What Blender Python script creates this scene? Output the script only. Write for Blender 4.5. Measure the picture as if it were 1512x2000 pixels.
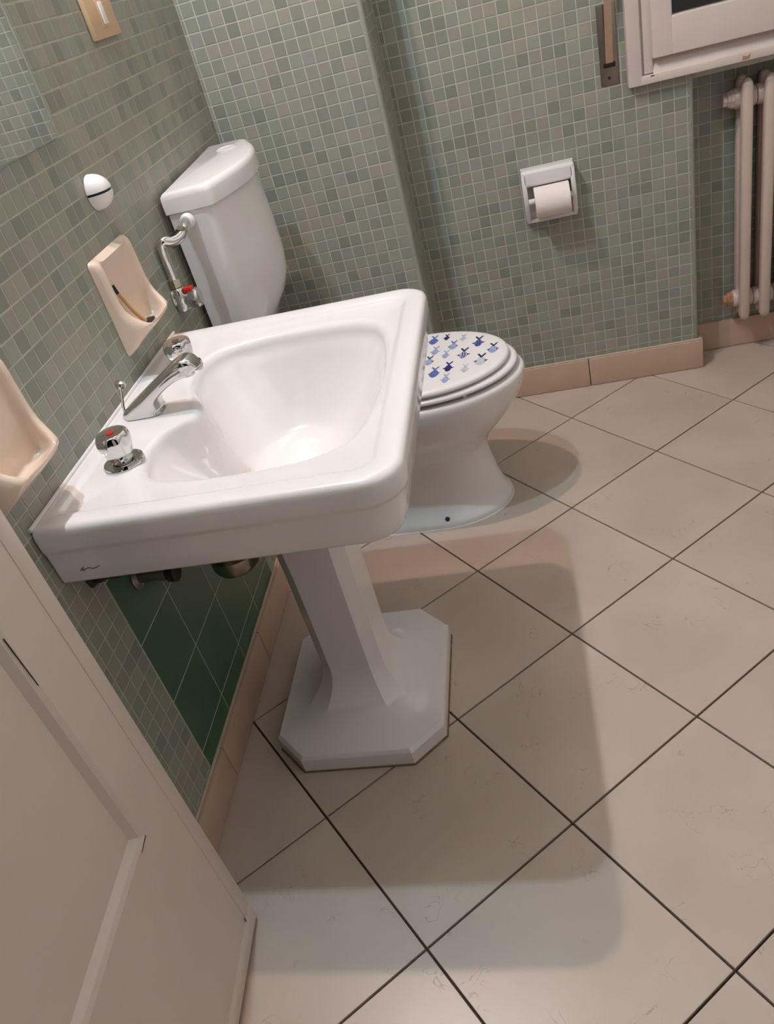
import bpy, bmesh, math, random
import numpy as np
from mathutils import Vector, Matrix, Euler

random.seed(7)
for o in list(bpy.data.objects):
    bpy.data.objects.remove(o)
SC = bpy.context.scene
COL = SC.collection

# ------------------------------------------------------------------ camera
IMW, IMH = 1512.0, 2000.0
FPX = 1583.94
CAM_C = np.array([0.74111, -0.84379, 1.33428])
YAW, PITCH, ROLL = [math.radians(a) for a in (14.74632, 55.81910, -16.40738)]
def _rz(a): return np.array([[math.cos(a), -math.sin(a), 0], [math.sin(a), math.cos(a), 0], [0, 0, 1]])
def _rx(a): return np.array([[1, 0, 0], [0, math.cos(a), -math.sin(a)], [0, math.sin(a), math.cos(a)]])
CAM_R = _rz(YAW) @ _rx(PITCH) @ _rz(ROLL)
cd = bpy.data.cameras.new('camera')
cam = bpy.data.objects.new('camera', cd)
COL.objects.link(cam)
M4 = Matrix([list(CAM_R[i]) + [CAM_C[i]] for i in range(3)] + [[0, 0, 0, 1]])
cam.matrix_world = M4
cd.sensor_fit = 'VERTICAL'
cd.sensor_height = 24.0
cd.sensor_width = 24.0
cd.lens = FPX / IMH * 24.0
cd.clip_start = 0.02
SC.camera = cam

def project(P):
    q = (np.asarray(P, float) - CAM_C) @ CAM_R
    w = -q[..., 2]
    return np.stack([756 + FPX * q[..., 0] / w, 1000 - FPX * q[..., 1] / w, w], -1)

# ------------------------------------------------------------------ world, lights, exposure
wd = bpy.data.worlds.new('night'); SC.world = wd
wd.use_nodes = True
wd.node_tree.nodes['Background'].inputs[0].default_value = (0.9, 0.8, 0.75, 1)
wd.node_tree.nodes['Background'].inputs[1].default_value = 0.004
SC.view_settings.view_transform = 'Standard'
SC.view_settings.look = 'None'
SC.view_settings.exposure = 0.0
SC.view_settings.gamma = 1.0
SC.view_settings.use_curve_mapping = False

def bulb(name, loc, col, power, r=0.022):
    l = bpy.data.lights.new(name, 'POINT')
    l.color = col; l.energy = power; l.shadow_soft_size = r
    o = bpy.data.objects.new(name, l); o.location = loc
    COL.objects.link(o)
bulb('warm_bulb', (0.035, 0.67, 2.64), (1.0, 0.73, 0.64), 57)
bulb('cool_bulb', (0.035, 0.32, 2.64), (0.61, 0.84, 1.0), 59)

# ------------------------------------------------------------------ material helpers
def srgb(r, g, b):
    f = lambda c: (c / 255 / 12.92) if c / 255 <= 0.04045 else ((c / 255 + 0.055) / 1.055) ** 2.4
    return (f(r), f(g), f(b), 1)

class NT:
    def __init__(s, name):
        s.m = bpy.data.materials.new(name); s.m.use_nodes = True
        s.t = s.m.node_tree; s.b = s.t.nodes['Principled BSDF']
    def n(s, kind, **kw):
        x = s.t.nodes.new(kind)
        for k, v in kw.items():
            if k.startswith('i_'):
                x.inputs[k[2:].replace('_', ' ')].default_value = v
            else: setattr(x, k, v)
        return x
    def l(s, a, b): s.t.links.new(a, b)
    def ramp(s, stops, interp='LINEAR'):
        r = s.n('ShaderNodeValToRGB'); r.color_ramp.interpolation = interp
        e = r.color_ramp.elements
        while len(e) < len(stops): e.new(0.5)
        for k, (p, c) in enumerate(stops): e[k].position = p; e[k].color = c
        return r

def mat(name, col, rough=0.5, metal=0.0, noise=0.0, nscale=20, bump=0.0, bscale=60, coat=0.0, spec=0.5):
    t = NT(name); b = t.b
    b.inputs['Base Color'].default_value = col
    b.inputs['Roughness'].default_value = rough
    b.inputs['Metallic'].default_value = metal
    b.inputs['Specular IOR Level'].default_value = spec
    if coat: b.inputs['Coat Weight'].default_value = coat; b.inputs['Coat Roughness'].default_value = 0.08
    tc = t.n('ShaderNodeTexCoord')
    if noise:
        nz = t.n('ShaderNodeTexNoise', i_Scale=nscale, i_Detail=5.0)
        t.l(tc.outputs['Object'], nz.inputs['Vector'])
        lo = tuple(c * (1 - noise) for c in col[:3]) + (1,)
        hi = tuple(min(1, c * (1 + noise * .6)) for c in col[:3]) + (1,)
        r = t.ramp([(0.3, lo), (0.7, hi)])
        t.l(nz.outputs['Fac'], r.inputs['Fac']); t.l(r.outputs['Color'], b.inputs['Base Color'])
    if bump:
        nb = t.n('ShaderNodeTexNoise', i_Scale=bscale, i_Detail=3.0)
        t.l(tc.outputs['Object'], nb.inputs['Vector'])
        bp = t.n('ShaderNodeBump', i_Strength=bump, i_Distance=0.002)
        t.l(nb.outputs['Fac'], bp.inputs['Height']); t.l(bp.outputs['Normal'], b.inputs['Normal'])
    return t.m

def mosaic_mat(name, island):
    t = NT(name)
    if island:
        g = t.n('ShaderNodeNewGeometry'); rnd = g.outputs['Random Per Island']
    else:
        g = t.n('ShaderNodeObjectInfo'); rnd = g.outputs['Random']
    pal = [(0.00, (122, 126, 116)), (0.12, (140, 145, 131)), (0.26, (148, 153, 138)), (0.40, (132, 137, 124)), (0.54, (152, 153, 140)),
           (0.66, (142, 146, 133)), (0.76, (158, 150, 139)), (0.86, (136, 140, 134)), (0.92, (150, 144, 134)), (0.97, (146, 147, 145))]
    r = t.ramp([(p, srgb(*c)) for p, c in pal], 'CONSTANT')
    t.l(rnd, r.inputs['Fac'])
    geo = t.n('ShaderNodeNewGeometry')
    nz = t.n('ShaderNodeTexNoise', i_Scale=5.0, i_Detail=2.0)
    t.l(geo.outputs['Position'], nz.inputs['Vector'])
    r2 = t.ramp([(0.35, srgb(136, 145, 128)), (0.65, srgb(154, 147, 134))])
    t.l(nz.outputs['Fac'], r2.inputs['Fac'])
    mx = t.n('ShaderNodeMix', data_type='RGBA'); mx.inputs[0].default_value = 0.35
    t.l(r.outputs['Color'], mx.inputs[6]); t.l(r2.outputs['Color'], mx.inputs[7])
    t.l(mx.outputs[2], t.b.inputs['Base Color'])
    t.b.inputs['Roughness'].default_value = 0.38
    nb = t.n('ShaderNodeTexNoise', i_Scale=90.0, i_Detail=2.0)
    t.l(geo.outputs['Position'], nb.inputs['Vector'])
    bp = t.n('ShaderNodeBump', i_Strength=0.12, i_Distance=0.001)
    t.l(nb.outputs['Fac'], bp.inputs['Height']); t.l(bp.outputs['Normal'], t.b.inputs['Normal'])
    return t.m

def floor_mat():
    t = NT('floor_tile_stoneware'); geo = t.n('ShaderNodeNewGeometry'); oi = t.n('ShaderNodeObjectInfo')
    add = t.n('ShaderNodeVectorMath', operation='ADD'); sc = t.n('ShaderNodeVectorMath', operation='SCALE'); sc.inputs['Scale'].default_value = 40
    cmb = t.n('ShaderNodeCombineXYZ'); t.l(oi.outputs['Random'], cmb.inputs[0]); t.l(oi.outputs['Random'], cmb.inputs[1])
    t.l(cmb.outputs[0], sc.inputs[0]); t.l(geo.outputs['Position'], add.inputs[0]); t.l(sc.outputs[0], add.inputs[1])
    n1 = t.n('ShaderNodeTexNoise', i_Scale=4.0, i_Detail=4.0); t.l(add.outputs[0], n1.inputs['Vector'])
    r1 = t.ramp([(0.3, srgb(186, 168, 154)), (0.7, srgb(201, 183, 169))]); t.l(n1.outputs['Fac'], r1.inputs['Fac'])
    # fine hairline veins
    n2 = t.n('ShaderNodeTexNoise', i_Scale=16.0, i_Detail=3.0, i_Distortion=1.2); t.l(add.outputs[0], n2.inputs['Vector'])
    r2 = t.ramp([(0.492, (0, 0, 0, 1)), (0.5, (1, 1, 1, 1)), (0.508, (0, 0, 0, 1))]); t.l(n2.outputs['Fac'], r2.inputs['Fac'])
    n3 = t.n('ShaderNodeTexNoise', i_Scale=11.0, i_Detail=1.0); t.l(add.outputs[0], n3.inputs['Vector'])
    r3 = t.ramp([(0.56, (0, 0, 0, 1)), (0.66, (0.6, 0.6, 0.6, 1))]); t.l(n3.outputs['Fac'], r3.inputs['Fac'])
    mu = t.n('ShaderNodeMath', operation='MULTIPLY'); t.l(r2.outputs['Color'], mu.inputs[0]); t.l(r3.outputs['Color'], mu.inputs[1])
    mx = t.n('ShaderNodeMix', data_type='RGBA'); t.l(mu.outputs[0], mx.inputs[0]); t.l(r1.outputs['Color'], mx.inputs[6]); mx.inputs[7].default_value = srgb(120, 108, 98)
    t.l(mx.outputs[2], t.b.inputs['Base Color'])
    t.b.inputs['Roughness'].default_value = 0.34
    nb = t.n('ShaderNodeTexNoise', i_Scale=45.0, i_Detail=3.0); t.l(add.outputs[0], nb.inputs['Vector'])
    bp = t.n('ShaderNodeBump', i_Strength=0.10, i_Distance=0.001); t.l(nb.outputs['Fac'], bp.inputs['Height']); t.l(bp.outputs['Normal'], t.b.inputs['Normal'])
    return t.m

M = dict(
    tile_obj=mosaic_mat('mosaic_tile_piece', False), tile_isl=mosaic_mat('mosaic_tile_field', True),
    grout=mat('wall_grout', srgb(186, 183, 168), 0.8, noise=.12, nscale=30),
    floor=floor_mat(), fgrout=mat('floor_grout', srgb(74, 58, 46), 0.85, noise=.2),
    bead=mat('glazed_corner_bead', srgb(156, 157, 143), 0.35, noise=.08, nscale=24),
    skirt=mat('skirting_stoneware', srgb(198, 168, 148), 0.45, noise=.07, nscale=14),
    caulk=mat('caulk', srgb(205, 190, 170), 0.6, noise=.12),
    dirty=mat('dirty_sealant', srgb(128, 104, 74), 0.7, noise=.3, nscale=40),
    white=mat('white_porcelain', srgb(232, 226, 224), 0.12, noise=.015, nscale=3, coat=.3),
    seatm=mat('white_lacquered_seat', srgb(238, 233, 231), 0.22, noise=.01),
    cream=mat('cream_ceramic', srgb(228, 204, 184), 0.18, noise=.03, nscale=8, coat=.3),
    chrome=mat('chrome', (0.66, 0.65, 0.64, 1), 0.09, 1.0, noise=.03),
    brass=mat('old_nickel', srgb(180, 168, 148), 0.22, 1.0, noise=.15, nscale=60),
    black=mat('black_rubber', srgb(18, 16, 16), 0.5, noise=.2),
    red=mat('red_plastic', srgb(190, 32, 20), 0.35, noise=.1),
    paint=mat('off_white_door_paint', srgb(222, 206, 196), 0.42, noise=.03, nscale=6, bump=.08, bscale=14),
    winpaint=mat('old_white_window_paint', srgb(214, 198, 190), 0.4, noise=.05, nscale=8, bump=.08, bscale=20),
    radpaint=mat('cream_radiator_enamel', srgb(206, 184, 172), 0.35, noise=.05, nscale=9, bump=.1, bscale=30),
    rust=mat('rusty_enamel', srgb(176, 132, 98), 0.6, noise=.35, nscale=60),
    beige=mat('beige_plastic', srgb(206, 172, 138), 0.45, noise=.02),
    whitep=mat('white_plastic', srgb(236, 230, 226), 0.25, noise=.01),
    paper=mat('toilet_paper', srgb(238, 226, 220), 0.95, noise=.02, bump=.15, bscale=200, spec=.1),
    card=mat('cardboard_core', srgb(150, 120, 90), 0.9, noise=.08),
    steel=mat('brushed_steel', srgb(150, 138, 130), 0.35, 1.0, noise=.08, nscale=40),
    strap=mat('woven_strap', srgb(166, 134, 110), 0.85, noise=.1, nscale=50),
    mirror=mat('mirror_silver', (0.82, 0.85, 0.86, 1), 0.015, 1.0, noise=.005),
    greent=mat('dark_green_glazed_tile', srgb(62, 98, 72), 0.30, noise=.14, nscale=5),
    greeng=mat('patch_grout', srgb(186, 190, 168), 0.8, noise=.1),
    plaster=mat('ceiling_plaster', srgb(168, 166, 162), 0.9, noise=.03, bump=.1),
    amber=mat('amber_plastic', srgb(196, 148, 98), 0.3, noise=.1),
    crack=mat('dark_crack', srgb(58, 48, 44), 0.9, noise=.3),
    ink_blue=mat('ink_blue', srgb(92, 108, 176), 0.3, noise=.25, nscale=70),
    ink_navy=mat('ink_navy', srgb(48, 48, 112), 0.3, noise=.3, nscale=90),
    ink_light=mat('ink_light_blue', srgb(156, 170, 206), 0.3, noise=.2, nscale=80),
    ink_lav=mat('ink_lavender', srgb(172, 172, 208), 0.3, noise=.15, nscale=80),
    ink_grey=mat('ink_pale_grey', srgb(196, 204, 208), 0.3, noise=.1, nscale=80),
    ink_pale=mat('ink_pale_lilac', srgb(204, 198, 214), 0.3, noise=.2, nscale=90),
    ink_dark=mat('ink_slate', srgb(46, 56, 84), 0.3, noise=.2, nscale=80),
    logo=mat('grey_print', srgb(96, 92, 98), 0.4, noise=.1),
)
gl = NT('night_window_glass')
gl.b.inputs['Base Color'].default_value = (0.9, 0.95, 0.95, 1); gl.b.inputs['Roughness'].default_value = 0.02
gl.b.inputs['Transmission Weight'].default_value = 1.0; gl.b.inputs['IOR'].default_value = 1.45
_n = gl.n('ShaderNodeTexNoise', i_Scale=3.0); _b = gl.n('ShaderNodeBump', i_Strength=0.01); gl.l(_n.outputs['Fac'], _b.inputs['Height']); gl.l(_b.outputs['Normal'], gl.b.inputs['Normal'])
M['glass'] = gl.m

# ------------------------------------------------------------------ object helpers
def link(name, me, parent=None, m=None):
    o = bpy.data.objects.new(name, me); COL.objects.link(o)
    if m is not None and not me.materials: me.materials.append(m)
    if parent is not None: o.parent = parent
    return o
def tag(o, label=None, cat=None, group=None, kind=None):
    if label: o['label'] = label
    if cat: o['category'] = cat
    if group: o['group'] = group
    if kind: o['kind'] = kind
    return o
def empty(name, loc=(0, 0, 0)):
    o = bpy.data.objects.new(name, None); COL.objects.link(o); o.location = loc
    o.empty_display_size = .05
    return o
def smooth(me, ang=35):
    for p in me.polygons: p.use_smooth = True
    try: me.set_sharp_from_angle(angle=math.radians(ang))
    except Exception: pass

class MB:
    """collects shapes; build() links them as ONE mesh object. Coordinates are world; parent offset removed."""
    def __init__(s): s.v = []; s.f = []
    def add(s, v, f):
        b = len(s.v); s.v += [tuple(map(float, p)) for p in v]; s.f += [tuple(i + b for i in q) for q in f]; return s
    def box(s, x0, x1, y0, y1, z0, z1, bev=0.0, seg=2):
        bm = bmesh.new(); bmesh.ops.create_cube(bm, size=1)
        for v in bm.verts:
            v.co = ((x0 + x1) / 2 + v.co.x * (x1 - x0), (y0 + y1) / 2 + v.co.y * (y1 - y0), (z0 + z1) / 2 + v.co.z * (z1 - z0))
        if bev > 0: bmesh.ops.bevel(bm, geom=bm.edges[:], offset=bev, segments=seg, profile=.6, affect='EDGES')
        bm.verts.index_update()
        s.add([v.co for v in bm.verts], [[v.index for v in f.verts] for f in bm.faces]); bm.free(); return s
    def loft(s, rings, cap0=True, cap1=True, closed=True):
        n = len(rings[0]); b = len(s.v)
        for r in rings: s.v += [tuple(map(float, p)) for p in r]
        for i in range(len(rings) - 1):
            for j in range(n if closed else n - 1):
                k = (j + 1) % n
                s.f.append((b + i * n + j, b + i * n + k, b + (i + 1) * n + k, b + (i + 1) * n + j))
        if cap0: s.f.append(tuple(b + j for j in reversed(range(n))))
        if cap1: s.f.append(tuple(b + (len(rings) - 1) * n + j for j in range(n)))
        return s
    def lathe(s, c, axis, prof, n=32, flute=None):
        ax = Vector(axis).normalized(); u = ax.orthogonal().normalized(); w = ax.cross(u); c = Vector(c)
        rings = []
        for (r, h, *fl) in prof:
            ring = []
            for j in range(n):
                a = 2 * math.pi * j / n
                rr = r * (1 + (fl[0] * math.cos(a * flute) if fl and flute else 0))
                ring.append(c + ax * h + (u * math.cos(a) + w * math.sin(a)) * rr)
            rings.append(ring)
        return s.loft(rings)
    def tube(s, pts, r, n=14, cap=True):
        pts = [Vector(p) for p in pts]; rs = r if isinstance(r, (list, tuple)) else [r] * len(pts)
        rings = []; prev = None
        for i, p in enumerate(pts):
            t = (pts[min(i + 1, len(pts) - 1)] - pts[max(i - 1, 0)]).normalized()
            u = t.orthogonal().normalized() if prev is None else (prev - t * prev.dot(t)).normalized()
            prev = u; w = t.cross(u)
            rings.append([p + (u * math.cos(2 * math.pi * j / n) + w * math.sin(2 * math.pi * j / n)) * rs[i] for j in range(n)])
        return s.loft(rings, cap, cap)
    def xf(s, mtx):
        s.v = [tuple(mtx @ Vector(v)) for v in s.v]; return s
    def build(s, name, m, parent=None, ang=35, sm=True, org=None):
        off = Vector((0, 0, 0))
        if parent is not None:
            q = parent
            while q is not None: off += q.location; q = q.parent
        loc = Vector(org) if org is not None else off
        me = bpy.data.meshes.new(name)
        me.from_pydata([tuple(Vector(v) - loc) for v in s.v], [], s.f)
        bm = bmesh.new(); bm.from_mesh(me); bmesh.ops.recalc_face_normals(bm, faces=bm.faces[:]); bm.to_mesh(me); bm.free()
        me.materials.append(m)
        if sm: smooth(me, ang)
        o = link(name, me, parent)
        o.location = loc - off
        return o

def bez(pts, n=10):
    """Catmull-Rom through pts"""
    P = [Vector(p) for p in pts]; out = []
    for i in range(len(P) - 1):
        p0, p1, p2, p3 = P[max(i - 1, 0)], P[i], P[i + 1], P[min(i + 2, len(P) - 1)]
        for k in range(n):
            t = k / n
            out.append(0.5 * ((2 * p1) + (p2 - p0) * t + (2 * p0 - 5 * p1 + 4 * p2 - p3) * t * t + (3 * p1 - p0 - 3 * p2 + p3) * t ** 3))
    out.append(P[-1]); return out

# ------------------------------------------------------------------ room dimensions (metres)
WL = -0.012            # face of the mosaic on the left wall (x)
WB = 1.624             # face of the mosaic on the back wall (y)
PF = 1.435             # face of the projecting pier (y)
PX = 0.438             # side face of the pier (x)
NX = 1.230             # left edge of the radiator niche (x)
NB = 1.735             # back of the niche (y)
XR, YF, ZC = 1.60, -1.02, 3.05
HS = 0.096             # skirting height
GD = 0.0007            # grout sits this far behind the tile faces
PITCH = 0.0331

# ---- floor
fl = MB().box(WL - .12, XR + .12, YF - 1.7, NB + .12, -0.10, -0.008).build('floor', M['fgrout'], sm=False)
tag(fl, 'beige square stoneware tiles laid diagonally with thin dark joints', kind='structure')
def clip(poly, x0, x1, y0, y1):
    for ax, lim, sg in ((0, x0, 1), (0, x1, -1), (1, y0, 1), (1, y1, -1)):
        out = []
        for i in range(len(poly)):
            a, b = poly[i - 1], poly[i]
            da, db = sg * (a[ax] - lim), sg * (b[ax] - lim)
            if da * db < 0:
                t = da / (da - db); out.append((a[0] + (b[0] - a[0]) * t, a[1] + (b[1] - a[1]) * t))
            if db >= 0: out.append(b)
        poly = out
        if len(poly) < 3: return []
    return poly
TH = math.radians(39.928); TS = 1 / 3
dv = (math.cos(TH), math.sin(TH)); du = (-math.sin(TH), math.cos(TH)); O0 = (0.42594, -0.19723)
full_me = None
for iv in range(-6, 9):
    for iu in range(-7, 8):
        g = 0.0021
        cs = [(iv * TS + g, iu * TS + g), ((iv + 1) * TS - g, iu * TS + g), ((iv + 1) * TS - g, (iu + 1) * TS - g), (iv * TS + g, (iu + 1) * TS - g)]
        P = [(O0[0] + a * dv[0] + b * du[0], O0[1] + a * dv[1] + b * du[1]) for a, b in cs]
        Q = clip(P, WL + .002, XR, YF - .5, NB)
        if not Q: continue
        # drop slivers below 4 cm2
        A = abs(sum(Q[i - 1][0] * Q[i][1] - Q[i][0] * Q[i - 1][1] for i in range(len(Q)))) / 2
        if A < 4e-4: continue
        c = (sum(q[0] for q in Q) / len(Q), sum(q[1] for q in Q) / len(Q))
        whole = len(Q) == 4 and abs(A - (TS - 2 * g) ** 2) < 1e-6
        if whole and full_me is not None: me = full_me
        else:
            ins = 0.0010
            top = [(q[0] - c[0], q[1] - c[1]) for q in Q]
            rr = [math.hypot(*q) for q in top]
            n = len(Q)
            v = [(x, y, -0.008) for x, y in top] + [(x, y, -0.0008) for x, y in top] + [(x * (1 - ins / r), y * (1 - ins / r), 0) for (x, y), r in zip(top, rr)]
            f = [tuple(range(2 * n, 3 * n))] + [(i, (i + 1) % n, n + (i + 1) % n, n + i) for i in range(n)] + [(n + i, n + (i + 1) % n, 2 * n + (i + 1) % n, 2 * n + i) for i in range(n)]
            me = bpy.data.meshes.new('floor_tile'); me.from_pydata(v, [], f); me.materials.append(M['floor'])
            bm = bmesh.new(); bm.from_mesh(me); bmesh.ops.recalc_face_normals(bm, faces=bm.faces[:]); bm.to_mesh(me); bm.free()
            if whole: full_me = me
        o = link('floor_tile', me, fl); o.location = (c[0], c[1], 0)

# ---- ceiling, far walls
tag(MB().box(WL - .12, XR + .12, YF, NB + .12, ZC, ZC + .1).build('ceiling', M['plaster'], sm=False), 'plain pale plaster ceiling above the bathroom', kind='structure')
plainwall = mat('pale_wall_paint', srgb(230, 229, 227), 0.7, noise=.03, nscale=12)
tag(MB().box(XR, XR + .12, YF, NB + .12, -.008, ZC).build('wall_right', mat('pale_tile_wall', srgb(205, 204, 198), 0.6, noise=.04, nscale=30), sm=False), 'pale wall opposite the washbasin', kind='structure')
tag(MB().box(WL - .12, .10, YF - .1, YF, -.008, ZC).box(.98, XR + .12, YF - .1, YF, -.008, ZC).box(.10, .98, YF - .1, YF, 2.08, ZC).build('wall_front', plainwall, sm=False), 'pale wall around the doorway', kind='structure')

# ---- tiled walls (grout slabs)
wl = tag(MB().box(WL - .12, WL - GD, YF, PF + .05, -.008, ZC).build('wall_left', M['grout'], sm=False), 'wall of small grey green mosaic tiles behind the washbasin', kind='structure')
def rounded_corner_slab(x0, x1, y0, y1, z0, z1, r, corner):
    """vertical prism with one rounded vertical edge at (x1,y0)"""
    pts = [(x0, y1), (x0, y0)]
    for k in range(7):
        a = -math.pi / 2 + k / 6 * math.pi / 2
        pts.append((x1 - r + r * math.cos(a), y0 + r + r * math.sin(a)))
    pts.append((x1, y1))
    return [[(p[0], p[1], z) for p in pts] for z in (z0, z1)]
def bead(x1, y0, r, z0, z1):
    pts = [(x1 - r, y0 + .003), (x1 - r, y0 - .0001)]
    for k in range(9):
        a = -math.pi / 2 + k / 8 * math.pi / 2
        pts.append((x1 - r + r * math.cos(a), y0 + r + r * math.sin(a)))
    pts.append((x1 - .003, y0 + r)); pts.append((x1 - r, y0 + r))
    return [[(p[0], p[1], z) for p in pts] for z in (z0, z1)]
wp = MB().loft(rounded_corner_slab(WL - GD, PX - GD, PF + GD, NB + .1, -.008, ZC, .012, 0)).build('wall_pier', M['grout'])
MB().loft(bead(PX, PF, .0115, HS, 1.90)).build('corner_bead', M['bead'], wp, ang=60)
tag(wp, 'projecting mosaic tiled pier behind the toilet cistern', kind='structure')
# back wall: left body, over the window, right of the window, niche lining
b = MB().loft(rounded_corner_slab(PX - .01, NX - GD, WB + GD, NB + .1, -.008, .868, .010, 0))
b.box(PX - .01, 1.105, WB + GD, NB + .1, .868, ZC)
b.box(1.105, XR, WB + GD, NB + .1, 2.06, ZC).box(1.57, XR, WB + GD, NB + .1, .868, 2.06)
wb = tag(b.build('wall_back', M['grout'], sm=False), 'mosaic tiled back wall beside the window', kind='structure')
wn = tag(MB().box(NX, XR, NB + GD, NB + .1, -.008, .845).box(NX, XR, WB + .03, NB + .1, .845, .885).build('wall_niche', M['grout'], sm=False), 'shaded mosaic tiled recess behind the radiator under the window', kind='structure')

MB().loft(bead(NX, WB, .0115, HS, .866)).build('corner_bead', M['bead'], wb, ang=60)
# ---- unseen pale band above the tiling, added to bounce light into the room
ZT = 1.90
MB().box(WL, PX, PF, PF + .03, ZT, ZC).box(PX - .03, PX, PF, WB + .02, ZT, ZC).build('bounce_band', plainwall, wp, sm=False)
MB().box(PX, XR, WB, WB + .02, 2.10, ZC).box(PX, 1.062, WB, WB + .02, ZT, 2.10).build('bounce_band', plainwall, wb, sm=False)
# ---- mosaic
def tile_geom(su, sv):
    b_ = 0.0010; h = GD
    hu, hv = su / 2, sv / 2
    v = []
    for (a, z) in ((0, -h), (0, 0.0), (b_, 0.0003)):
        v += [(-hu + a, -hv + a, z), (hu - a, -hv + a, z), (hu - a, hv - a, z), (-hu + a, hv - a, z)]
    f = [(8, 9, 10, 11)]
    for k in (0, 4):
        for i in range(4):
            j = (i + 1) % 4; f.append((k + i, k + j, k + 4 + j, k + 4 + i))
    return v, f
TSZ = PITCH - 0.0030
_v, _f = tile_geom(TSZ, TSZ)
TILE_ME = bpy.data.meshes.new('tile'); TILE_ME.from_pydata(_v, [], _f); TILE_ME.materials.append(M['tile_obj'])

def in_poly(x, y, poly):
    r = False
    for i in range(len(poly)):
        (x1, y1), (x2, y2) = poly[i - 1], poly[i]
        if (y1 > y) != (y2 > y) and x < (x2 - x1) * (y - y1) / (y2 - y1) + x1: r = not r
    return r
HID = [[(50, 1045), (330, 655), (800, 555), (830, 600), (820, 800), (800, 1000), (760, 1035), (125, 1140)],
       [(-500, 985 - 785), (0, 985), (498, 1788), (464, 2000), (-500, 2000)],
       [(310, 375), (405, 265), (480, 260), (545, 500), (530, 620), (400, 640)],
       [(530, 1080), (700, 1050), (880, 1260), (880, 1480), (560, 1480)]]

def mosaic(parent, org, ua, va, u0, u1, v0, v1, uoff, voff, holes=(), limit=300):
    """tiles on the plane org + u*ua + v*va, cells clipped to the rectangle"""
    ua, va = Vector(ua), Vector(va); nrm = ua.cross(va)
    cells = []
    iu0 = math.floor((u0 - uoff) / PITCH); iv0 = math.floor((v0 - voff) / PITCH)
    gr = 0.0015
    for iu in range(iu0, iu0 + int((u1 - u0) / PITCH) + 3):
        a0, a1 = max(u0, uoff + iu * PITCH) + gr, min(u1, uoff + (iu + 1) * PITCH) - gr
        if a1 - a0 < .004: continue
        for iv in range(iv0, iv0 + int((v1 - v0) / PITCH) + 3):
            b0, b1 = max(v0, voff + iv * PITCH) + gr, min(v1, voff + (iv + 1) * PITCH) - gr
            if b1 - b0 < .004: continue
            cu, cv = (a0 + a1) / 2, (b0 + b1) / 2
            skip = False
            for (h0, h1, k0, k1) in holes:
                if h0 <= cu <= h1 and k0 <= cv <= k1: skip = True
            if skip: continue
            cells.append((cu, cv, a1 - a0, b1 - b0))
    W = []
    for (cu, cv, su, sv) in cells:
        c = Vector(org) + ua * cu + va * cv
        pr = project(np.array([c - ua * su / 2 - va * sv / 2, c + ua * su / 2 - va * sv / 2, c + ua * su / 2 + va * sv / 2, c - ua * su / 2 + va * sv / 2]))
        area = abs(sum(pr[i - 1][0] * pr[i][1] - pr[i][0] * pr[i - 1][1] for i in range(4))) / 2
        m = pr.mean(0)
        vis = m[2] > .05 and -8 < m[0] < IMW + 8 and -8 < m[1] < IMH + 8 and not any(in_poly(m[0], m[1], h) for h in HID)
        W.append(area if vis else -1.0 / (1 + abs(m[0]) + abs(m[1])))
    order = sorted(range(len(cells)), key=lambda i: -W[i])
    single = set(i for i in order[:limit] if W[i] > 0)
    R = Matrix((ua, va, nrm)).transposed().to_4x4()
    rest = MB()
    for i, (cu, cv, su, sv) in enumerate(cells):
        c = Vector(org) + ua * cu + va * cv
        tilt = Euler((random.gauss(0, .004), random.gauss(0, .004), random.gauss(0, .006))).to_matrix().to_4x4()
        lift = random.uniform(-.00012, .00012)
        mw = Matrix.Translation(c + nrm * (lift - .0002)) @ R @ tilt
        if i in single:
            o = link('tile', TILE_ME, parent)
            o.matrix_local = mw @ Matrix.Diagonal((su / TSZ, sv / TSZ, 1, 1))
        else:
            v, f = tile_geom(su, sv)
            rest.add([mw @ Vector(p) for p in v], f)
    if rest.v:
        me = bpy.data.meshes.new('tile_field'); me.from_pydata(rest.v, [], rest.f); me.materials.append(M['tile_isl'])
        tag(link('tile_field', me, parent), kind='stuff')

GP = (0.120, 0.72, 0.0, 0.62)     # green patch on the left wall: y0, y1, z0, z1
# left wall: u = y, v = z, normal must point +x
mosaic(wl, (WL, 0, 0), (0, 1, 0), (0, 0, 1), -.30, PF, HS, ZC, .020, 1.228 - 40 * PITCH, holes=[GP])
# pier face: normal -y  -> u = x, v = z
mosaic(wp, (0, PF, 0), (1, 0, 0), (0, 0, 1), WL, PX - .011, HS, ZT, PX - .011 - 20 * PITCH, .0)
# pier side: normal +x -> u = y
mosaic(wp, (PX, 0, 0), (0, 1, 0), (0, 0, 1), PF + .011, WB - .001, HS, ZT, PF + .011, .0, limit=180)
# back wall
mosaic(wb, (0, WB, 0), (1, 0, 0), (0, 0, 1), PX, NX - .010, HS, ZT, .5505 - 20 * PITCH, 1.109 - 40 * PITCH, holes=[(1.09, 1.4, .868, 3)])
# niche
mosaic(wn, (0, NB, 0), (1, 0, 0), (0, 0, 1), NX, XR, HS, .845, NX, .01, limit=150)
# side of the niche (normal +x)
mosaic(wn, (NX, 0, 0), (0, 1, 0), (0, 0, 1), WB + .012, NB, HS, .845, WB + .012, .01, limit=10)

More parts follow.
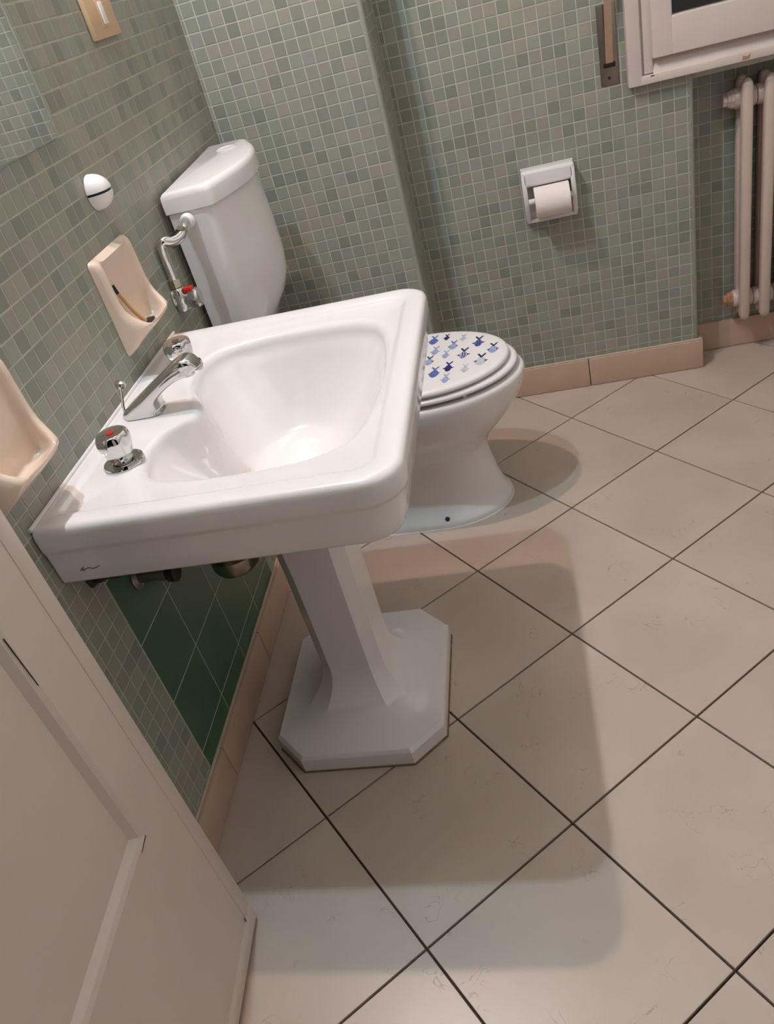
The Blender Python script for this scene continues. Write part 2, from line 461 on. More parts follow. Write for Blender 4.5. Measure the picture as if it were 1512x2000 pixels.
# ---- patch of larger dark green tiles on the left wall under the basin
gp = MB().box(WL - GD, WL - .0001, GP[0], GP[1], HS, GP[3]).build('tile_patch', M['greeng'], wl, sm=False)
for iy in range(4):
    for iz in range(-1, 4):
        y0, y1 = .1205 + iy * .149, .1205 + (iy + 1) * .149
        z0, z1 = max(HS, .145 + iz * .149), min(.62, .145 + (iz + 1) * .149)
        if z1 - z0 < .02: continue
        MB().box(WL - .0004, WL + .0004, y0 + .0014, y1 - .0014, z0 + .0014, z1 - .0014, .0004, 1).build('green_tile', M['greent'], gp, org=(WL, (y0 + y1) / 2, (z0 + z1) / 2))

# ---- skirting
def skirting(name, label, runs):
    o0 = empty(name); tag(o0, label, kind='structure')
    for (ax, a0, a1, face, back, first) in runs:
        k = a0
        cuts = [a0]; x = a0 + first
        while x < a1 - .1: cuts.append(x); x += .333
        cuts.append(a1)
        for c0, c1 in zip(cuts[:-1], cuts[1:]):
            g = .0012
            if ax == 'y': MB().box(min(face, back), max(face, back), c0 + g, c1 - g, .0015, HS, .0022, 2).build('skirting_tile', M['skirt'], o0, org=((face + back) / 2, (c0 + c1) / 2, HS / 2))
            else: MB().box(c0 + g, c1 - g, min(face, back), max(face, back), .0015, HS, .0022, 2).build('skirting_tile', M['skirt'], o0, org=((c0 + c1) / 2, (face + back) / 2, HS / 2))
    return o0
sl = skirting('baseboard_left', 'pinkish beige skirting tiles along the left wall', [('y', -.30, PF - .012, 0.0, WL, .135)])
MB().box(WL, -.006, -.30, PF - .012, HS + .0004, HS + .004, .001, 1).build('caulk_bead', M['caulk'], sl)
sp = skirting('baseboard_pier', 'beige skirting tiles around the projecting pier', [('x', 0.0, PX + .012, PF - .012, PF, .2), ('y', PF, WB - .012, PX + .012, PX, .1)])
sb = skirting('baseboard_back', 'beige skirting tiles along the back wall under the paper holder', [('x', PX + .012, NX + .012, WB - .012, WB, .437), ('y', WB, NB - .012, NX + .012, NX, .2)])
MB().box(PX + .012, NX + .006, WB - .006, WB, HS + .0004, HS + .004, .001, 1).build('caulk_bead', M['caulk'], sb)
sn = skirting('baseboard_niche', 'beige skirting tiles inside the radiator recess', [('x', NX + .012, XR, NB - .012, NB, .25)])

# ------------------------------------------------------------------ washbasin
SY = 0.375     # symmetry axis of the basin
def rrect(x0, x1, y0, y1, rf, rb):
    """closed polyline, front (x1) corners radius rf, back corners rb"""
    pts = []
    def arc(cx, cy, r, a0, a1, n=14):
        for k in range(n + 1):
            a = a0 + (a1 - a0) * k / n; pts.append((cx + r * math.cos(a), cy + r * math.sin(a)))
    arc(x1 - rf, y0 + rf, rf, -math.pi / 2, 0); arc(x1 - rf, y1 - rf, rf, 0, math.pi / 2)
    arc(x0 + rb, y1 - rb, rb, math.pi / 2, math.pi); arc(x0 + rb, y0 + rb, rb, math.pi, 1.5 * math.pi)
    return pts
def ray_radius(poly, c, ang):
    dx, dy = math.cos(ang), math.sin(ang); best = 0
    for i in range(len(poly)):
        (ax, ay), (bx, by) = poly[i - 1], poly[i]
        ex, ey = bx - ax, by - ay; det = dx * (-ey) + ex * dy
        if abs(det) < 1e-12: continue
        px, py = ax - c[0], ay - c[1]
        t = (px * (-ey) + ex * py) / det; s_ = (dx * py - dy * px) / det
        if -1e-6 <= s_ <= 1 + 1e-6 and t > best: best = t
    return best
BC = (0.30, SY)
half = [(.160, 0), (.152, .028), (.131, .058), (.112, .090), (.105, .13), (.106, .165), (.120, .205), (.155, .232), (.225, .247), (.32, .248), (.405, .234), (.452, .196), (.472, .125), (.480, .055), (.482, 0)]
ctrl = [(x, SY + v, 0) for x, v in half] + [(x, SY - v, 0) for x, v in half[-2:0:-1]]
ctrl = [(x, y - .028 * max(0, 1 - abs(y - SY) / .11) if x < .2 else y, 0) for x, y, _ in ctrl]
ctrl = ctrl + [ctrl[0]]
BAS = [(p.x, p.y) for p in bez([ctrl[-2]] + ctrl + [ctrl[1]], 8)][8:-8]
SX0, SX1, SYa, SYb = WL + .001, .542, .028, .722
def outer(i, fx=0.0): return rrect(SX0 + (max(0, i - .013) * .9 if fx == 0 else 0), SX1 - i - fx, SYa + i, SYb - i, max(.006, .058 - i * .6), .004)
angs = set(2 * math.pi * k / 220 for k in range(220))
for cx, cy in ((SX0, SYa), (SX0, SYb), (SX1, SYa), (SX1, SYb)):
    a = math.atan2(cy - BC[1], cx - BC[0]) % (2 * math.pi)
    for d in (-.02, -.012, -.006, -.003, 0, .003, .006, .012, .02): angs.add((a + d) % (2 * math.pi))
angs = sorted(angs)
rb_ = [ray_radius(BAS, BC, a) for a in angs]
_cache = {}
def oring(i, z, fx=0.0):
    if (i, fx) not in _cache:
        pl = outer(i, fx); _cache[(i, fx)] = [ray_radius(pl, BC, a) for a in angs]
    return [(BC[0] + r * math.cos(a), BC[1] + r * math.sin(a), z) for r, a in zip(_cache[(i, fx)], angs)]
def bring(d, s, z):
    return [(BC[0] + (r * s + d) * math.cos(a), BC[1] + (r * s + d) * math.sin(a), z) for r, a in zip(rb_, angs)]
rings = [bring(0, .05, .560), bring(0, .45, .562), bring(0, .72, .572), bring(.008, .9, .605), bring(.014, 1, .668),
         oring(.014, .6675, .012), oring(.0075, .6690, .012), oring(.0055, .6730, .0115), oring(.0048, .70, .0085), oring(.0036, .7235, .006), oring(.0026, .7285, .0045), oring(.0006, .7325, .0025), oring(.0001, .737, .0012), oring(0, .758), oring(.0012, .7655), oring(.004, .7705),
         oring(.009, .7732), oring(.014, .7738), oring(.036, .7722), oring(.0415, .7705), oring(.046, .7672), oring(.050, .7658),
         bring(.018, 1, .7654), bring(.011, 1, .7642), bring(.005, 1, .7612), bring(.001, 1, .7565), bring(-.002, 1, .749), bring(-.003, 1, .741)]
_ra = np.interp(np.linspace(0, 2 * math.pi, 720, endpoint=False), angs, rb_, period=2 * math.pi)
_k = np.exp(-.5 * (np.arange(-90, 91) / 40.0) ** 2); _k /= _k.sum()
_rs = np.convolve(np.concatenate([_ra[-90:], _ra, _ra[:90]]), _k, 'valid')
rb_s = np.interp(angs, np.linspace(0, 2 * math.pi, 720, endpoint=False), _rs, period=2 * math.pi)
def inner(t, z):
    # blend from the opening towards an oval floor placed near the back
    out = []
    m = min(1, max(0, t - .2) * 1.4)
    for r0, r1, a in zip(rb_, rb_s, angs):
        r_ = r0 + (r1 - r0) * m
        x0, y0 = BC[0] + (r_ - .003) * math.cos(a), BC[1] + (r_ - .003) * math.sin(a)
        ca, sa = math.cos(a), math.sin(a)
        q = 1 / ((abs(ca) / .085) ** 2.4 + (abs(sa) / .155) ** 2.4) ** (1 / 2.4)
        x1, y1 = .272 + q * ca, SY + q * sa
        out.append((x0 + (x1 - x0) * t, y0 + (y1 - y0) * t, z))
    return out
for t_, z_ in ((.06, .733), (.15, .714), (.27, .691), (.40, .668), (.53, .647), (.65, .629), (.76, .615), (.86, .6045), (.95, .5985), (1.03, .5955)):
    rings.append(inner(t_, z_))
for f_, z_ in ((.75, .5915), (.5, .5885), (.25, .5865), (.12, .586)):
    rings.append([(.240 + (p[0] - .240) * f_, SY + (p[1] - SY) * f_, z_) for p in inner(1.03, 0)])
wbn = empty('washbasin', (0, SY, 0))
tag(wbn, 'white porcelain rectangular washbasin with rounded front corners on a pedestal', 'washbasin')
MB().loft(rings).build('bowl', M['white'], wbn, ang=60)
MB().lathe((.240, SY, .5855), (0, 0, 1), [(.030, 0), (.030, .002), (.026, .004), (.018, .003), (.010, .0015)]).build('drain_ring', M['chrome'], wbn)
# little illegible maker's mark on the side face
mk = MB()
ya = SYa + .0052 - .0004
sq = bez([(.030, ya, .690), (.038, ya, .6965), (.034, ya, .6895), (.044, ya, .694), (.052, ya, .6915), (.064, ya, .695)], 5)
mk.tube(sq, .0007, 6).build('maker_mark', M['logo'], wbn)
# silicone bead at the wall
MB().tube([(WL + .003, SYa + .002, .7745), (WL + .003, SYb - .002, .7745)], .0035, 8).build('sealant_bead', M['white'], wbn)

# pedestal
PCX = 0.267
def octo(hx, hy, c, z, cx=PCX):
    return [(cx - hx + c, SY - hy, z), (cx + hx - c, SY - hy, z), (cx + hx, SY - hy + c, z), (cx + hx, SY + hy - c, z), (cx + hx - c, SY + hy, z), (cx - hx + c, SY + hy, z), (cx - hx, SY + hy - c, z), (cx - hx, SY - hy + c, z)]
BHX, BHY, BCH = .180, .208, .064
SHX, SHY, SCH = .066, .070, .024
rg = [octo(BHX, BHY, BCH, .001), octo(BHX, BHY, BCH, .034), octo(BHX - .001, BHY - .001, BCH, .037), octo(BHX - .006, BHY - .006, BCH - .002, .043)]
for k in range(1, 15):
    ph = k / 14 * math.pi / 2; t = math.sin(ph) ** 1.0; z = .044 + .105 * (1 - math.cos(ph))
    L = lambda a, b_: a + (b_ - a) * t
    rg.append(octo(L(BHX - .006, SHX), L(BHY - .006, SHY), L(BCH - .002, SCH), z))
rg += [octo(SHX, SHY, SCH, .25), octo(SHX + .001, SHY + .001, SCH, .40), octo(SHX + .006, SHY + .004, SCH, .5585)]
pdl = empty('basin_pedestal', (PCX, SY, 0)); tag(pdl, 'white porcelain octagonal pedestal with flared foot under the washbasin', 'pedestal')
MB().loft(rg).build('column', M['white'], pdl, ang=22)
MB().loft([octo(BHX + .003, BHY + .003, BCH, .0002), octo(BHX + .0015, BHY + .0015, BCH, .003), octo(BHX - .002, BHY - .002, BCH, .0035)]).build('sealant_bead', M['dirty'], pdl)

# taps --------------------------------------------------------------
def knob_tap(y, label, hot):
    e = empty('basin_tap', (.071, y, .7655)); tag(e, label, 'tap', 'washbasin taps')
    MB().lathe((.071, y, .7655), (0, 0, 1), [(.033, 0), (.0335, .002), (.0325, .0045), (.026, .006), (.016, .0065), (.014, .012)], 40).build('escutcheon', M['chrome'], e)
    MB().lathe((.071, y, .7655), (0, 0, 1), [(.015, .0095), (.0195, .0105), (.0215, .015, .0), (.0248, .026, .015), (.0270, .036, .035), (.0272, .043, .055), (.0262, .050, .05), (.0245, .0545, .02), (.0225, .0560, .0), (.0215, .0556), (.004, .0556)], 64, flute=8).build('handle', M['chrome'], e, ang=40)
    MB().lathe((.071, y, .8211), (0, 0, 1), [(.007, 0), (.007, .0008), (.005, .0012)], 20).build('colour_dot', M['red'] if hot else M['steel'], e)
knob_tap(.205, 'chrome fluted tap knob with red dot, nearest the door', True)
knob_tap(.545, 'chrome fluted tap knob behind the spout, nearest the toilet', False)
top = bez([(.012, 0, .7655), (.014, 0, .777), (.045, 0, .796), (.095, 0, .824), (.135, 0, .8470), (.154, 0, .8535), (.169, 0, .848), (.1775, 0, .834)], 5)
bot = bez([(.084, 0, .7655), (.081, 0, .775), (.085, 0, .789), (.103, 0, .803), (.127, 0, .815), (.146, 0, .8205), (.160, 0, .8225), (.170, 0, .828)], 5)
wid = bez([(.0265, 0, 0), (.0262, 0, 0), (.0255, 0, 0), (.0240, 0, 0), (.0230, 0, 0), (.0225, 0, 0), (.0200, 0, 0), (.0135, 0, 0)], 5)
sr = []
for a, c, w in zip(top, bot, wid):
    ring = []
    for j in range(28):
        t = 2 * math.pi * j / 28; ex = .42
        cc, ss = math.copysign(abs(math.cos(t)) ** ex, math.cos(t)), math.copysign(abs(math.sin(t)) ** ex, math.sin(t))
        mid = (a + c) / 2; hv = (a - c) / 2
        ring.append((mid.x + hv.x * ss, SY + w.x * cc, mid.z + hv.z * ss))
    sr.append(ring)
for g_ in sr: g_[:] = [(a_, b_, c_ + .0016) for a_, b_, c_ in g_]
sp_ = empty('basin_spout', (.05, SY, .7671)); tag(sp_, 'chrome wedge shaped spout at the centre of the washbasin deck', 'tap')
MB().loft(sr).build('spout', M['chrome'], sp_, ang=50)
MB().lathe((.153, SY, .8240), (0, 0, -1), [(.0115, 0), (.0115, .0035), (.009, .0045), (.008, .003)], 24).build('aerator', M['chrome'], sp_)
pr = empty('popup_rod', (.004, SY, .7655)); tag(pr, 'thin chrome pop up waste rod behind the spout', 'waste rod')
MB().tube([(.007, SY, .766), (.011, SY, .785), (.023, SY, .822)], .0026, 10).build('rod', M['chrome'], pr)
MB().lathe((.022, SY, .818), (.3, 0, 1), [(.003, 0), (.008, .003), (.010, .008), (.008, .013), (.002, .015)], 20).build('pull_knob', M['chrome'], pr)

# under the basin: bottle trap, shut off valves, bracket bolts
tr = empty('bottle_trap', (.095, SY, .39)); tag(tr, 'dull chrome bottle trap hanging behind the pedestal', 'trap')
MB().lathe((.095, SY, .39), (0, 0, 1), [(.012, 0), (.034, .006), (.048, .016), (.052, .026), (.052, .05), (.046, .054), (.036, .056), (.036, .10), (.028, .105), (.02, .11)], 32).build('bottle', M['brass'], tr)
MB().tube(bez([(.095, SY, .49), (.095, SY, .56), (.095, SY, .666)], 8), .016).build('inlet_pipe', M['brass'], tr)
MB().tube([(.095, SY, .472), (.04, SY, .472), (WL + .001, SY, .472)], .016).build('outlet_pipe', M['brass'], tr)
for yy, zz, lb in ((.205, .535, 'dark shut off valve under the washbasin, left of the trap'), (.545, .535, 'dark shut off valve under the washbasin, right of the trap')):
    e = empty('angle_valve', (WL, yy, zz)); tag(e, lb, 'valve', 'basin shut off valves')
    MB().lathe((WL + .0006, yy, zz), (1, 0, 0), [(.024, 0), (.024, .003), (.013, .007), (.012, .045), (.014, .046), (.014, .06), (.010, .062)], 24).build('body', M['steel'], e)
    MB().lathe((WL + .062, yy, zz), (1, 0, 0), [(.009, 0), (.018, .002), (.019, .016), (.012, .02)], 20).build('handwheel', M['black'], e)
    MB().tube(bez([(WL + .04, yy, zz + .01), (WL + .042, yy, zz + .06), (.03, yy * .8 + SY * .2, .60), (.034, yy * .7 + SY * .3, .63), (.036, yy * .66 + SY * .34, .645)], 6), .006).build('hose', M['black'], e)
for yy, lb in ((.100, 'black bracket bolt under the near end of the washbasin'), (.650, 'black bracket bolt under the far end of the washbasin')):
    e = empty('bracket_bolt', (WL, yy, .615)); tag(e, lb, 'bolt', 'basin bracket bolts')
    MB().lathe((WL + .0006, yy, .628), (1, 0, 0), [(.020, 0), (.020, .004), (.013, .006), (.013, .02), (.009, .022), (.009, .05), (.007, .052)], 6).build('bolt', M['black'], e, ang=20)
    MB().box(WL + .0006, WL + .055, yy - .012, yy + .012, .641, .664, .002).build('hanger', M['black'], e)

# ------------------------------------------------------------------ toilet
TY = 1.078
def dring(xb, xf, hw, z, xc, inset=0.0, n=64, eb=3.0, cy=TY):
    r = []
    xb += inset; xf -= inset; hw -= inset
    for j in range(n):
        a = 2 * math.pi * j / n; c, s_ = math.cos(a), math.sin(a)
        if c >= 0: x = xc + (xf - xc) * c; y = hw * s_
        else:
            e = 2 / eb
            x = xc - (xc - xb) * abs(c) ** e; y = hw * math.copysign(abs(s_) ** e, s_)
        r.append((x, cy + y, z))
    return r
tb = empty('toilet', (.36, TY, 0)); tag(tb, 'white porcelain toilet with closed fish patterned lid behind the washbasin', 'toilet')
T = [(.10, .612, .143, .001, .42, 0), (.10, .612, .143, .012, .42, 0), (.10, .611, .142, .017, .42, .001), (.10, .606, .136, .024, .42, .003), (.10, .597, .120, .036, .42, 0), (.10, .590, .110, .055, .42, 0), (.10, .580, .105, .09, .42, 0), (.10, .570, .102, .14, .42, 0),
     (.10, .566, .103, .18, .42, 0), (.10, .579, .115, .212, .42, 0), (.10, .609, .138, .245, .42, 0), (.10, .645, .161, .284, .42, 0), (.10, .672, .176, .320, .42, 0), (.10, .687, .1835, .350, .42, 0), (.10, .694, .1865, .372, .42, 0), (.10, .696, .187, .384, .42, 0),
     (.10, .696, .187, .390, .42, .002), (.10, .696, .187, .394, .42, .007), (.10, .696, .187, .3955, .42, .014), (.10, .696, .187, .3955, .42, .05), (.10, .696, .187, .390, .42, .056), (.14, .68, .17, .33, .42, .07), (.2, .62, .13, .24, .42, .06), (.3, .5, .08, .2, .42, .04)]
MB().loft([dring(a, b_, c, z, xc, i) for a, b_, c, z, xc, i in T]).build('bowl', M['white'], tb, ang=60)
st = MB()
so = [dring(.20, .683, .183, z, .43, i) for z, i in ((.4005, .006), (.399, .012))] 
st.loft([dring(.2, .682, .182, .4035, .43, .07), dring(.2, .682, .182, .4035, .43, .008), dring(.2, .682, .182, .4065, .43, .002), dring(.2, .682, .182, .411, .43, 0), dring(.2, .682, .182, .4155, .43, .002), dring(.2, .682, .182, .4185, .43, .008), dring(.2, .682, .182, .4195, .43, .016), dring(.2, .682, .182, .4195, .43, .07), dring(.2, .682, .182, .4035, .43, .07)], False, False)
st.build('seat', M['seatm'], tb, ang=60)
for by in (-1, 1):
    MB().lathe((.545, TY + by * .145, .3950), (0, 0, 1), [(.006, 0), (.006, .0085)], 12).build('bumper', M['whitep'], tb)
ld = MB().loft([dring(.2, .664, .178, .4225, .43, .012), dring(.2, .664, .178, .4235, .43, .005), dring(.2, .664, .178, .427, .43, .0008), dring(.2, .664, .178, .431, .43, 0), dring(.2, .664, .178, .4355, .43, .0018), dring(.2, .664, .178, .4388, .43, .006), dring(.2, .664, .178, .4402, .43, .012), dring(.2, .664, .178, .4405, .43, .022)]).build('lid', M['seatm'], tb, ang=60)
for by in (-1, 1):
    MB().lathe((.205, TY + by * .075 - .02, .425), (0, 1, 0), [(.011, 0), (.012, .002), (.012, .038), (.011, .04)], 20).build('hinge', M['chrome'], tb)
    MB().lathe((.43, TY + by * .128, .022), (0, by * .75, .66), [(.0065, 0), (.0065, .008), (.0045, .0085)], 14).build('fixing_bolt', M['black'], tb)
MB().loft([dring(.10, .615, .146, .0002, .42, 0), dring(.10, .6135, .1445, .0025, .42, 0), dring(.10, .609, .14, .003, .42, 0)]).build('sealant_bead', M['white'], tb)
# fish print on the lid
def fish(cx, cy, w, l, rot, body, fin, style):
    """flat printed motif; local y is towards the tail"""
    P = MB(); F = MB(); z = .4409
    c, s_ = math.cos(rot), math.sin(rot)
    tr_ = lambda x, y, h=0: (cx + x * c - y * s_, cy + x * s_ + y * c, z + h)
    n = 20
    pts = []
    for j in range(n):
        a = 2 * math.pi * j / n
        if style == 0: x = math.copysign(abs(math.cos(a)) ** 1.25, math.cos(a)) * .42; y = math.copysign(abs(math.sin(a)) ** 1.25, math.sin(a)) * .34 - .16
        else: x = .30 * math.cos(a); y = .32 * math.sin(a) - .16
        pts.append(tr_(x * w, y * l))
    P.add(pts, [tuple(range(n))])
    F.add([tr_(-.05 * w, .14 * l, .0001), tr_(.05 * w, .14 * l, .0001), tr_(.34 * w, .46 * l, .0001), tr_(.22 * w, .50 * l, .0001), tr_(0, .30 * l, .0001), tr_(-.22 * w, .50 * l, .0001), tr_(-.34 * w, .46 * l, .0001)], [(0, 1, 4), (1, 2, 3, 4), (0, 4, 5, 6)])
    for sg in (-1, 1):
        F.add([tr_(sg * .28 * w, -.06 * l, .0001), tr_(sg * .54 * w, -.12 * l, .0001), tr_(sg * .30 * w, -.22 * l, .0001)], [(0, 1, 2)])
    if style == 1:
        for q in (-.12, .06):
            F.add([tr_((q - .04) * w, -.40 * l, .0001), tr_((q + .03) * w, -.40 * l, .0001), tr_((q + .12) * w, -.15 * l, .0001), tr_((q + .03) * w, .08 * l, .0001), tr_((q - .04) * w, .08 * l, .0001), tr_((q + .04) * w, -.15 * l, .0001)], [(0, 1, 2, 5), (5, 2, 3, 4)])
    nb = len(P.f); P.add(F.v, F.f)
    o = P.build('fish_motif', M[body], ld, sm=False, org=(cx, cy, z))
    o.data.materials.append(M[fin])
    for k, pl in enumerate(o.data.polygons): pl.material_index = 0 if k < nb else 1
KX = lambda x: .446 + (x - 110) * (.658 - .446) / 1050.0
FP = [(190, 235, 'ink_blue', 'ink_blue', 0, 1), (365, 195, 'ink_navy', 'ink_navy', 1, .7), (585, 200, 'ink_pale', 'ink_lav', 1, .75), (790, 250, 'ink_blue', 'ink_dark', 1, 1.15), (450, 300, 'ink_light', 'ink_blue', 0, .95), (985, 335, 'ink_light', 'ink_dark', 0, 1.05),
      (210, 375, 'ink_light', 'ink_light', 1, .95), (590, 410, 'ink_lav', 'ink_dark', 1, 1.15), (350, 425, 'ink_light', 'ink_lav', 1, .85), (820, 490, 'ink_grey', 'ink_dark', 0, 1.2), (125, 510, 'ink_light', 'ink_dark', 0, .95), (195, 665, 'ink_blue', 'ink_blue', 0, 1.05),
      (385, 590, 'ink_navy', 'ink_navy', 1, 1.0), (605, 610, 'ink_grey', 'ink_pale', 1, .85), (345, 745, 'ink_light', 'ink_lav', 1, .9),
      (10, 300, 'ink_lav', 'ink_dark', 1, 1), (20, 160, 'ink_light', 'ink_blue', 0, .9), (-60, 420, 'ink_navy', 'ink_navy', 1, .8), (-110, 240, 'ink_blue', 'ink_blue', 0, 1), (-40, 640, 'ink_light', 'ink_lav', 1, .9), (-200, 560, 'ink_lav', 'ink_dark', 1, 1.1), (-260, 330, 'ink_light', 'ink_light', 0, 1), (-330, 520, 'ink_blue', 'ink_blue', 0, 1), (-180, 720, 'ink_navy', 'ink_navy', 1, .9)]
FISH_HIT = {}
def floor_hit(px, z):
    d = CAM_R @ np.array([px[0] - 756, -(px[1] - 1000), -FPX]); t = (z - CAM_C[2]) / d[2]; return CAM_C + t * d
for fx, fy, bd, fn, sty, sc in FP:
    h = floor_hit((820 + fx * .1455, 630 + fy * .1455), .441)
    fish(h[0], h[1], .0295 * sc, .055 * sc, -.10, bd, fn, sty)

# cistern
CY0, CY1 = .888, 1.284
def cring(depth, bulge, z, ins=0.0, back=0.0):
    """plan outline: flat back, square-ish ends, bowed front"""
    y0, y1 = CY0 + ins, CY1 - ins; pts = [(back, y1), (back, y0)]
    r = .024
    for k in range(5):
        a = -math.pi / 2 + k / 4 * math.radians(72); pts.append((depth - ins - r + r * math.cos(a), y0 + r + r * math.sin(a)))
    for k in range(1, 24):
        t = k / 24; y = y0 + r + (y1 - y0 - 2 * r) * t; pts.append((depth - ins + bulge * (1 - (2 * t - 1) ** 2), y))
    for k in range(5):
        a = math.radians(18) + k / 4 * math.radians(72); pts.append((depth - ins - r + r * math.cos(a), y1 - r + r * math.sin(a)))
    return [(x, y, z) for x, y in pts]
ct = empty('toilet_cistern', (0, (CY0 + CY1) / 2, .6)); tag(ct, 'white porcelain wall hung cistern with bowed front above the toilet', 'cistern')
tilt = Matrix.Translation((0, CY0, 1.0)) @ Matrix.Rotation(math.radians(1.6), 4, 'X') @ Matrix.Translation((0, -CY0, -1.0))
XB = .004
body = [cring(.050, .020, .585, .03, XB), cring(.066, .024, .592, .012, XB), cring(.074, .028, .63, .006, XB), cring(.082, .036, .655, .005, XB), cring(.094, .048, .69, .004, XB), cring(.102, .056, .73, .004, XB), cring(.106, .058, .78, .004, XB), cring(.108, .054, .86, .004, XB), cring(.109, .046, .95, .004, XB), cring(.109, .044, .968, .004, XB)]
MB().loft(body).xf(tilt).build('tank', M['white'], ct, ang=40)
lid = [cring(.112, .046, .9685, .003, XB - .004), cring(.115, .047, .9705, 0, XB - .004), cring(.116, .047, .9995, .0, XB - .004), cring(.116, .047, 1.0075, .0015, XB - .003), cring(.116, .047, 1.0125, .006, XB + .002), cring(.116, .047, 1.0145, .012, XB + .006)]
MB().loft(lid).xf(tilt).build('tank_lid', M['white'], ct, ang=50)
MB().lathe(tilt @ Vector((.075, 1.20, 1.0140)), (0, 0, 1), [(.026, 0), (.026, .0015), (.022, .0025), (.020, .0015)], 28).build('flush_button', M['white'], ct)
MB().tube([(.07, 1.086, .59), (.075, 1.086, .5), (.074, 1.086, .40), (.074, 1.086, .36)], .022).build('flush_pipe', M['whitep'], ct)
MB().lathe((WL + .0006, 1.0, .8), (1, 0, 0), [(.015, 0), (.015, .014)], 12).build('wall_spacer', M['whitep'], ct)
MB().lathe((WL + .0006, 1.17, .8), (1, 0, 0), [(.015, 0), (.015, .014)], 12).build('wall_spacer', M['whitep'], ct)
# inlet pipe and stop valve
iv = empty('cistern_supply_pipe', (.03, .86, .95)); tag(iv, 'bent chrome water pipe feeding the side of the cistern', 'water pipe')
MB().lathe((.043, .8905, .951), (0, -1, 0), [(.0165, 0), (.0165, .006), (.015, .007), (.013, .012), (.013, .017)], 6 * 4).build('inlet_nut', M['whitep'], iv)
MB().tube(bez([(.043, .878, .951), (.043, .852, .945), (.038, .828, .936), (.024, .812, .934), (.012, .803, .940), (.0035, .800, .936), (.000, .800, .922), (.0, .800, .895), (.0, .800, .852)], 8), .0105, 18).build('pipe', M['chrome'], iv)
MB().lathe((.041, .847, .944), (-.25, -.9, -.25), [(.012, 0), (.0135, .002), (.0135, .012), (.012, .014)], 6, ).build('elbow_nut', M['brass'], iv, ang=20)
MB().lathe((.0, .800, .842), (0, 0, 1), [(.012, 0), (.0138, .002), (.0138, .017), (.0115, .019)], 6).build('union_nut', M['brass'], iv, ang=20)
av = empty('stop_valve', (WL, .80, .822)); tag(av, 'chrome stop valve with red cap below the cistern pipe', 'valve')
MB().lathe((WL + .0006, .80, .822), (1, 0, 0), [(.022, 0), (.022, .002), (.015, .005), (.012, .006)], 28).build('wall_flange', M['chrome'], av)
MB().lathe((.0, .80, .802), (0, 0, 1), [(.013, -.012), (.0175, -.009), (.018, .026), (.0155, .034), (.0125, .040)], 24).build('body', M['chrome'], av)
MB().lathe((.002, .80, .812), (1, 0, .05), [(.014, 0), (.0145, .014), (.018, .017, .0), (.0215, .024, .05), (.0215, .038, .05), (.017, .042)], 48, flute=6).build('handle', M['chrome'], av)
MB().box(.016, .036, .788, .804, .829, .8405, .003).build('red_cap', M['red'], av)

# ------------------------------------------------------------------ things on the left wall
mr = empty('mirror', (WL, .2, 1.196)); tag(mr, 'frameless wall mirror reflecting green tiles, above the washbasin', 'mirror')
MB().box(WL + .0006, WL + .0050, -.10, .600, 1.196, 2.02, .0012, 1).build('glass', M['mirror'], mr, ang=10)

def soap_dish(y0, label):
    e = empty('soap_dish', (WL, y0 + .08, .820)); tag(e, label, 'soap dish', 'cream ceramic dishes over the washbasin')
    Wd, Hd = .172, .182
    #       cheek profile (depth, height)                interior profile
    CH = [(0, 0), (.008, .004), (.020, .012), (.036, .026), (.046, .036), (.049, .041), (.0485, .045), (.044, .051), (.036, .060), (.028, .070), (.0225, .082), (.0195, .098), (.018, .140), (.017, .164), (.014, .174), (.008, .180), (0, .182)]
    IN = [(0, 0), (.008, .004), (.020, .012), (.038, .026), (.051, .036), (.0545, .040), (.0535, .0435), (.048, .042), (.038, .036), (.027, .0305), (.016, .028), (.008, .033), (.0045, .047), (.004, .130), (.0065, .158), (.0145, .173), (0, .182)]
    cols = [(0, 0, 0), (.003, .6, 0), (.007, .92, 0), (.012, 1, 0), (.018, 1, 0), (.023, 1, .12), (.027, 1, .55), (.031, 1, .9), (.037, 1, 1), (.060, 1.03, 1), (.086, 1.05, 1)]
    cols = cols + [(Wd - a, b_, c) for a, b_, c in cols[-2::-1]]
    rings = []
    for (w, dep, ins) in cols:
        edge = min(w, Wd - w); pull = .006 * max(0, 1 - edge / .008) ** 2
        rg_ = []
        for c, i in zip(CH, IN):
            d_ = c[0] + (i[0] - c[0]) * ins; z_ = c[1] + (i[1] - c[1]) * ins
            nar = 1 - .26 * max(0, (d_ * dep - .019) / .036) if z_ < .09 else 1
            rg_.append((WL + .0006 + d_ * dep, y0 + Wd / 2 + (w - Wd / 2) * nar, .820 + z_ * (1 - 2 * pull / Hd) + pull))
        rings.append(rg_)
    MB().loft(rings, False, False, closed=False).build('dish', M['cream'], e, ang=70)
    return e
soap_dish(.506, 'cream ceramic soap dish holding a razor, beside the cistern pipe')
soap_dish(-.016, 'cream ceramic soap dish cut by the left picture edge, above the near basin corner')
rz = empty('razor', (.012, .56, .85)); tag(rz, 'small amber disposable razor with black head in the soap dish', 'razor')
MB().tube([(.020, .566, .862), (.008, .559, .890), (-.001, .549, .930)], [.0042, .0036, .003], 10).build('handle', M['amber'], rz)
MB().tube([(-.001, .549, .929), (-.003, .5465, .946)], .0033, 10).build('grip_tip', M['black'], rz)
MB().box(.015, .030, .546, .590, .854, .862, .002).build('head', M['black'], rz)

